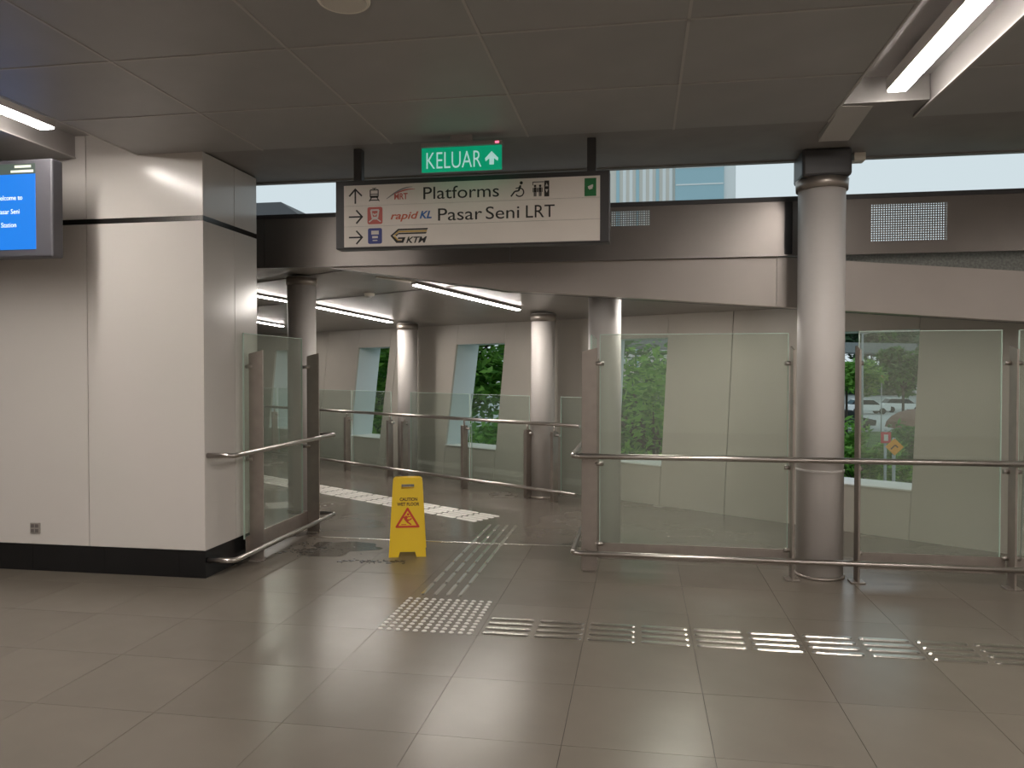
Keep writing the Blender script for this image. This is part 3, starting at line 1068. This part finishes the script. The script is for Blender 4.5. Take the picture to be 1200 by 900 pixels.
# narrow screen beside the white wall
ls = thing('glass_screen', 'narrow glass screen with two short steel rails beside the white wall', 'glass screen', (-3.0, 6.1, 0))
pane(ls, (-3.045, 5.55), (-3.045, 6.60), 0.18, 1.79)
MB().box(-3.036, -3.028, 5.55, 6.70, 0.06, 0.20).build('kick_plate', M['plate'], ls, 0.002, 1)
for y in (5.615, 6.68):
    plate(ls, (-2.972, y), 0.118, 0.014, 1.66)
    foot(ls, -2.972, y)
    for z in (1.53, 0.80):
        clamp(ls, (-3.06, y - 0.03 if y > 6 else y + 0.01, z), (-3.0, y, z))
for z in (0.885, 0.125):
    MB().tube(bend([(-3.08, 5.10, z), (-2.885, 5.12, z), (-2.885, 6.98, z), (-3.12, 6.98, z)], 0.05, 6), 0.019).build('handrail', M['steel'], ls)
    for y in (5.615, 6.68):
        MB().cyl((-2.885, y, z), (-2.915, y, z), 0.009).build('rail_bracket', M['steel'], ls)

# ------------------------------------------------------------------ balustrade along the bridge
A = V((-4.334, 10.95, 0))
B = V((-1.317, 8.94, 0))
DB = (B - A).normalized()
NB = V((-DB.y, DB.x, 0))           # towards the far wall
bl = thing('balustrade', 'glass balustrade with steel rails along the far side of the wet bridge', 'balustrade', tuple(A + NB * 0.02))


def on(s, off=0.0, z=0.0):
    return A + DB * s + NB * off + V((0, 0, z))


ps = [-5.4, -4.3, -3.2, -2.1, -1.05, 0.0, 1.03, 1.36, 2.56, 3.64, 4.05]
for s_ in ps:
    m = MB()
    c = [on(s_ - 0.022, -0.045), on(s_ + 0.022, -0.045), on(s_ + 0.022, 0.045), on(s_ - 0.022, 0.045)]
    m.prism(c, [v + V((0, 0, 0.80)) for v in c])
    m.build('post', M['plate'], bl, 0.002, 1)
    MB().cyl(on(s_, 0, 0.80), on(s_, 0, 0.87), 0.012).build('rail_support', M['steel'], bl)
    MB().cyl(on(s_ - 0.07, 0.02, 0.76), on(s_ + 0.07, 0.02, 0.76), 0.016).build('clamp', M['steel'], bl)
    MB().cyl(on(s_, -0.04, 0.13), on(s_, -0.075, 0.13), 0.010).build('rail_bracket', M['steel'], bl)
MB().tube([on(-6.0, 0, 0.882), on(4.42, 0, 0.882)], 0.021).build('handrail', M['steel'], bl)
MB().tube([on(-6.0, -0.075, 0.130), on(4.42, -0.075, 0.130)], 0.021).build('handrail', M['steel'], bl)
for a, b_ in ((-5.36, -4.34), (-4.26, -3.24), (-3.16, -2.14), (-2.06, -1.09), (-1.01, 0.03), (0.07, 0.99), (1.42, 2.60), (2.63, 3.62), (4.10, 4.42)):
    p, q = on(a, 0.06), on(b_, 0.06)
    pane(bl, (p.x, p.y), (q.x, q.y), 0.07, 1.20, 0.010, 'bglass')


# ------------------------------------------------------------------ tactile paving
def bar_mesh(L, w=0.034, h=0.006, m_='bright'):
    n = 5
    pts = []
    r = w / 2
    for k in range(n + 1):
        a = -math.pi / 2 + math.pi * k / n
        pts.append((L / 2 - r + r * math.cos(a), r * math.sin(a)))
    for k in range(n + 1):
        a = math.pi / 2 + math.pi * k / n
        pts.append((-L / 2 + r + r * math.cos(a), r * math.sin(a)))
    m = MB()
    k = 0.72
    m.prism([V((x, y, 0)) for x, y in pts], [V((x - math.copysign(0.006, x), y * k, h)) for x, y in pts])
    return m.mesh('guide_bar', M[m_])


BAR = bar_mesh(0.272, 0.040)
BARN = bar_mesh(0.272, 0.028)
BARW = bar_mesh(0.276, 0.060, 0.006, 'stud')


def strip(label, start, d, nrm, count, rows_, me, pitch=0.085, period=0.2985):
    t = thing('tactile_strip', label, 'tactile paving', tuple(start))
    ang = math.atan2(d.y, d.x)
    for i in range(count):
        for r in range(rows_):
            o = bpy.data.objects.new('guide_bar', me)
            COL.objects.link(o)
            o.parent = t
            o.location = d * (period * (i + 0.5)) + nrm * (pitch * (r - (rows_ - 1) / 2))
            o.rotation_euler = (0, 0, ang)
    return t


strip('steel guide bars running right from the studded block across the dry tiles', V((-0.90, 4.40, 0)), V((1, 0.0, 0)), V((0, 1, 0)), 10, 4, BAR)
strip('steel guide bars running back from the studded block, beside the caution board', V((-1.305, 4.93, 0)), V((0, 1, 0)), V((1, 0, 0)), 8, 4, BARN)
dd = V((-0.843, 0.537, 0))
strip('steel guide bars along the wet bridge, parallel to the balustrade', V((-1.50, 7.57, 0)), dd, V((0.537, 0.843, 0)), 17, 5, BARW, 0.082)
wb = thing('tactile_warning_block', 'square block of round steel studs in front of the bridge opening', 'tactile paving', (-1.22, 4.55, 0))
stud = MB().lathe((0, 0), [(0.0165, 0), (0.015, 0.003), (0.010, 0.006)], 12).mesh('stud', M['stud'])
for i in range(11):
    for j in range(12):
        o = bpy.data.objects.new('stud', stud)
        COL.objects.link(o)
        o.parent = wb
        o.location = (-0.265 + 0.053 * i, -0.30 + 0.0545 * j, 0)

# ------------------------------------------------------------------ damp dirt on the floor near the board
m = MB()
for k in range(150):
    a = random.random()
    if a < 0.62:
        x = -2.72 + random.gauss(0, 0.20)
        y = 6.05 + random.gauss(0, 0.13)
    else:
        x = -2.35 + random.random() * 0.55
        y = 5.72 + 0.10 * (x + 2.35) + random.gauss(0, 0.03)
    if x < -2.95:
        continue
    r = 0.004 + 0.014 * random.random() ** 3
    n = 6
    ph = random.random() * 6.28
    ring = [(x + 1.8 * r * math.cos(ph + 6.283 * i / n) * (0.6 + 0.7 * random.random()), y + r * math.sin(ph + 6.283 * i / n) * (0.6 + 0.7 * random.random())) for i in range(n)]
    m.prism([V((a_, b_, 0.0)) for a_, b_ in ring], [V((x + (a_ - x) * 0.6, y + (b_ - y) * 0.6, 0.0035)) for a_, b_ in ring])
o = m.build('damp_dirt', M['dirt'], kind='stuff')
tag(o, 'specks of wet dirt on the floor left of the caution board', 'dirt')


# thin puddles left by the mopping
def puddle(cx_, cy_, rx, ry, label):
    n = 40
    ph = [random.random() * 6.28 for _ in range(4)]
    def rad(a):
        return 1 + 0.22 * math.sin(2 * a + ph[0]) + 0.16 * math.sin(3 * a + ph[1]) + 0.10 * math.sin(5 * a + ph[2]) + 0.07 * math.sin(9 * a + ph[3])
    ring = [(cx_ + rx * math.cos(6.2832 * i / n) * rad(6.2832 * i / n), cy_ + ry * math.sin(6.2832 * i / n) * rad(6.2832 * i / n)) for i in range(n)]
    o_ = MB().prism([V((x_, y_, 0.0)) for x_, y_ in ring], [V((cx_ + (x_ - cx_) * 0.985, cy_ + (y_ - cy_) * 0.985, 0.0012)) for x_, y_ in ring]).build('puddle', M['puddle'])
    return tag(o_, label, 'puddle')


puddle(-2.50, 6.12, 0.33, 0.24, 'dark puddle between the narrow glass screen and the caution board')


# ------------------------------------------------------------------ outside
GZ = -3.0
struct(MB().box(-90, 160, 17, 60, GZ - 0.3, GZ).build('ground', M['grass']))
struct(MB().prism([V((4.5, 7.2, GZ - 0.3)), V((40, 7.2, GZ - 0.3)), V((40, 17, GZ - 0.3)), V((-9, 17, GZ - 0.3))],
                  [V((4.5, 7.2, GZ)), V((40, 7.2, GZ)), V((40, 17, GZ)), V((-9, 17, GZ))]).build('ground_near', M['grass']))
struct(MB().box(-90, 200, 60, 260, GZ - 0.3, GZ + 0.02).build('road', M['road']))


def tree(x, y, z0, h, r, leaf, nleaf, size, label, cat='tree', name='leafy_tree', trunk=True, flat=1.0, group='trees outside the bridge'):
    t = thing(name, label, cat, (x, y, z0), group)
    c = V((x, y, z0 + h - r * flat))
    if trunk:
        m = MB()
        m.cyl((x, y, z0), (x, y, c.z - r * 0.1), 0.035 * h ** 0.6, 0.02 * h ** 0.6, 10)
        m.build('trunk', M['bark'], t)
        for k in range(7):
            a = 6.283 * k / 7 + random.random()
            q = c + V((math.cos(a) * r * 0.75, math.sin(a) * r * 0.75, random.uniform(-0.2, 0.6) * r * flat))
            p = V((x, y, c.z - r * flat * random.uniform(0.3, 0.8)))
            MB().cyl(p, q, 0.018 * h ** 0.6, 0.006, 7).build('branch', M['bark'], t)
    m = MB()
    blobs = [(c + V((random.gauss(0, .5) * r, random.gauss(0, .5) * r, random.gauss(0, .42) * r * flat)), r * random.uniform(.22, .42)) for _ in range(26)]
    for k in range(nleaf):
        bc_, br = random.choice(blobs)
        d = V((random.gauss(0, 1), random.gauss(0, 1), random.gauss(0, 1))).normalized()
        p = bc_ + d * br * random.random() ** 0.4
        p.z = max(p.z, z0 + 0.05)
        a = V((random.gauss(0, 1), random.gauss(0, 1), random.gauss(0, .5))).normalized()
        b_ = a.cross(V((random.gauss(0, .6), random.gauss(0, .6), 1))).normalized()
        L_ = size * random.uniform(.7, 1.3)
        m._add([p - a * L_, p + b_ * L_ * .4, p + a * L_, p - b_ * L_ * .4], [(0, 1, 2, 3)])
    m.build('crown', leaf, t, kind='stuff')
    return t


# through the leftmost, middle and right windows (behind the far wall)
tree(-7.4, 18.6, GZ, 7.6, 2.5, M['leaf'], 9000, 0.15, 'broad green tree outside the farthest window on the bridge')
tree(-4.4, 18.2, GZ, 7.2, 2.3, M['leaf'], 8000, 0.14, 'bright green tree outside the window between the slim columns')
tree(-3.2, 14.9, GZ, 3.9, 1.2, M['leaf'], 4500, 0.10, 'low green bush outside the window between the slim columns', 'shrub', 'bush')
tree(0.25, 12.9, GZ, 5.7, 1.75, M['leaf'], 3400, 0.085, 'light green tree outside the window behind the wide glass pane')
tree(-0.8, 17.2, GZ, 5.6, 2.2, M['leaf_dark'], 6500, 0.14, 'dark tree behind the light green one outside the glass pane')
tree(-9.5, 25.0, GZ, 8.0, 3.6, M['leaf_dark'], 9000, 0.20, 'wide dark tree farther back behind the bridge trees')
tree(3.2, 13.6, GZ, 2.45, 1.05, M['leaf'], 4200, 0.07, 'bright shrub at the foot of the window right of the thick column', 'shrub', 'bush')
tree(5.0, 16.4, GZ, 2.30, 1.1, M['leaf'], 3600, 0.075, 'second bright shrub outside the window, below the orange road sign', 'shrub', 'bush')
tree(7.2, 27.5, GZ, 2.7, 1.2, M['leaf'], 4000, 0.13, 'small round tree before the pale road, left of the orange sign')
tree(11.4, 34.5, GZ, 2.2, 1.3, M['leaf_dark'], 3200, 0.15, 'dark small tree beside the brown roofed kiosk')
tree(11.8, 47.0, GZ, 5.0, 1.5, M['leaf'], 3200, 0.2, 'slender tree with a flat crown on the road verge', flat=0.5)
for i, x in enumerate((28, 43, 58, 73)):
    tree(x, 150 + 4 * (i % 2), GZ, 17 + (i % 3), 9.5, M['leaf_far'], 6000, 1.25,
         ['first', 'second', 'third', 'last'][i] + ' of the far trees beyond the flyover, counted from the thick column')

tree(19.6, 62.0, GZ, 7.2, 2.3, M['leaf_dark'], 3500, 0.3, 'dark tree at the edge of the pale road, in front of the flyover')
# flyover far across the road
fo = thing('flyover', 'dark concrete flyover crossing behind the pale road', 'bridge', (30, 110, GZ))
MB().prism([V((-10, 112, 5.0)), V((75, 100, 2.4)), V((75, 108, 2.4)), V((-10, 120, 5.0))],
           [V((-10, 112, 6.3)), V((75, 100, 3.7)), V((75, 108, 3.7)), V((-10, 120, 6.3))]).build('deck', M['viaduct'], fo)
for x in (8, 24, 56):
    MB().cyl((x, 113 - 12 * (x + 10) / 85, GZ), (x, 113 - 12 * (x + 10) / 85, 5.6 - 2.6 * (x + 10) / 85), 0.7).build('pier', M['viaduct'], fo)

# kiosk with brown vaulted roof
ki = thing('kiosk', 'low kiosk with a brown rounded roof among the trees', 'building', (15.7, 44, GZ))
MB().box(14.4, 17.4, 43, 47, GZ, -1.75).build('wall', M['wall_far_house'], ki)
prof = [(15.9 + 1.9 * math.cos(math.pi * k / 10), -1.75 + 1.05 * math.sin(math.pi * k / 10)) for k in range(11)]
MB().prism([V((x, 42.6, z)) for x, z in prof][::-1], [V((x, 47.4, z)) for x, z in prof][::-1]).build('roof', M['brick'], ki)
MB().box(15.0, 16.2, 42.97, 43.02, GZ, -1.85).build('doorway', M['roof_dark'], ki)


def road_sign(x, y, z, label, kind):
    t = thing('road_sign', label, 'road sign', (x, y, GZ))
    MB().cyl((x, y + 0.03, GZ), (x, y + 0.03, z + 0.2), 0.035).build('pole', M['pole'], t)
    fr = frame(x, y, z)
    if kind == 'diamond':
        r = 0.19
        MB().flat([(-r, 0), (0, -r), (r, 0), (0, r)], fr, 0, 0.02).build('board', M['orange'], t)
        b = MB()
        for p, q in [((-0.08, -0.05), (0.01, 0.04)), ((0.01, 0.04), (0.07, -0.01))]:
            b.stroke(p, q, 0.028, fr, 0.02, 0.024)
        b.build('marking', M['yellow_ink'], t)
    else:
        MB().flat([(-.12, -.14), (.12, -.14), (.12, .14), (-.12, .14)], fr, 0, 0.02).build('board', M['red_sign'], t)
        MB().flat([(-.05, -.08), (.05, -.08), (.05, .08), (-.05, .08)], fr, 0.02, 0.024).build('marking', M['sign_white'], t)
    return t


road_sign(5.58, 18.2, -0.20, 'orange diamond shaped road sign among the green shrubs', 'diamond')
road_sign(6.17, 20.8, -0.21, 'small red square road sign just above the orange diamond', 'square')
road_sign(16.9, 58.0, 0.95, 'distant orange board on a tall pole over the pale road', 'diamond')
# lamp post on the road
lp = thing('lamp_post', 'thin grey lamp post rising from the pale road', 'lamp post', (11.3, 42.0, GZ))
MB().cyl((11.3, 42, GZ), (11.3, 42, 3.4), 0.07, 0.05).build('mast', M['pole'], lp)
MB().cyl((11.3, 42, 3.35), (12.2, 42, 3.6), 0.04, 0.03).build('arm', M['pole'], lp)


def car(x, y, turn, body, label):
    t = thing('car', label, 'car', (x, y, GZ + 0.02), 'cars on the pale road')
    R = Matrix.Translation((x, y, GZ + 0.02)) @ Matrix.Rotation(turn, 4, 'Z')

    def side(name, prof, w, m, par):
        o = MB().prism([R @ V((px_, -w, pz)) for px_, pz in prof], [R @ V((px_, w, pz)) for px_, pz in prof])
        return o.build(name, m, par, 0.04, 2)
    side('body', [(-2.1, .35), (2.1, .35), (2.15, .75), (1.2, .95), (-1.9, 1.0), (-2.15, .8)][::-1][::-1], 0.85, body, t)
    side('cabin', [(-1.8, .98), (1.15, .95), (.45, 1.45), (-1.3, 1.47)], 0.74, M['car_glass'], t)
    side('roof', [(-1.35, 1.44), (.5, 1.42), (.4, 1.5), (-1.25, 1.52)], 0.70, body, t)
    for sx_ in (-1.3, 1.3):
        for sy_ in (-0.8, 0.8):
            MB().cyl(R @ V((sx_, sy_ - 0.1, .32)), R @ V((sx_, sy_ + 0.1, .32)), 0.32, n=14).build('wheel', M['tyre'], t)


car(23.0, 84.0, 0.1, M['car_white'], 'white car on the far lane of the pale road')
car(27.6, 88.0, 0.1, M['car_white'], 'second white car, following on the far lane of the pale road')
car(15.2, 61.5, 0.15, M['car_dark'], 'dark car on the near lane beside the thick column')

# towers seen over the fascia
tw = thing('office_tower', 'pale tower with a blue glass front seen above the fascia', 'building', (12, 150, GZ))
MB().box(-6.5, 6.5, 150, 165, GZ, 62).build('wall', M['tower'], tw)
MB().box(6.5, 15.4, 149, 165, GZ, 70).build('glass_front', M['tower_glass'], tw)
MB().box(15.4, 17.6, 149.5, 165, GZ, 66).build('side_wall', M['tower_white'], tw)
for k in range(9):
    MB().box(-4.6 + 1.25 * k, -4.0 + 1.25 * k, 149.8, 150.0, 2, 60).build('window_strip', M['tower_glass'] if k % 3 == 0 else M['tower_white'], tw)
for k in range(12):
    MB().box(6.6, 15.3, 148.9, 149.0, 30 + 3.2 * k, 30.25 + 3.2 * k).build('floor_band', M['tower_white'], tw)
dr = thing('dark_roofed_block', 'dark roofed block seen left of the direction sign', 'building', (-27, 42, GZ))
MB().box(-30, -20.4, 44, 54, GZ, 10.8).build('wall', M['wall_far_house'], dr)
MB().prism([V((-31, 43, 10.75)), V((-20.0, 43, 10.75)), V((-20.0, 55, 10.75)), V((-31, 55, 10.75))],
           [V((-28, 44, 11.75)), V((-21.6, 44, 11.75)), V((-21.6, 54, 11.75)), V((-28, 54, 11.75))]).build('roof', M['roof_dark'], dr)
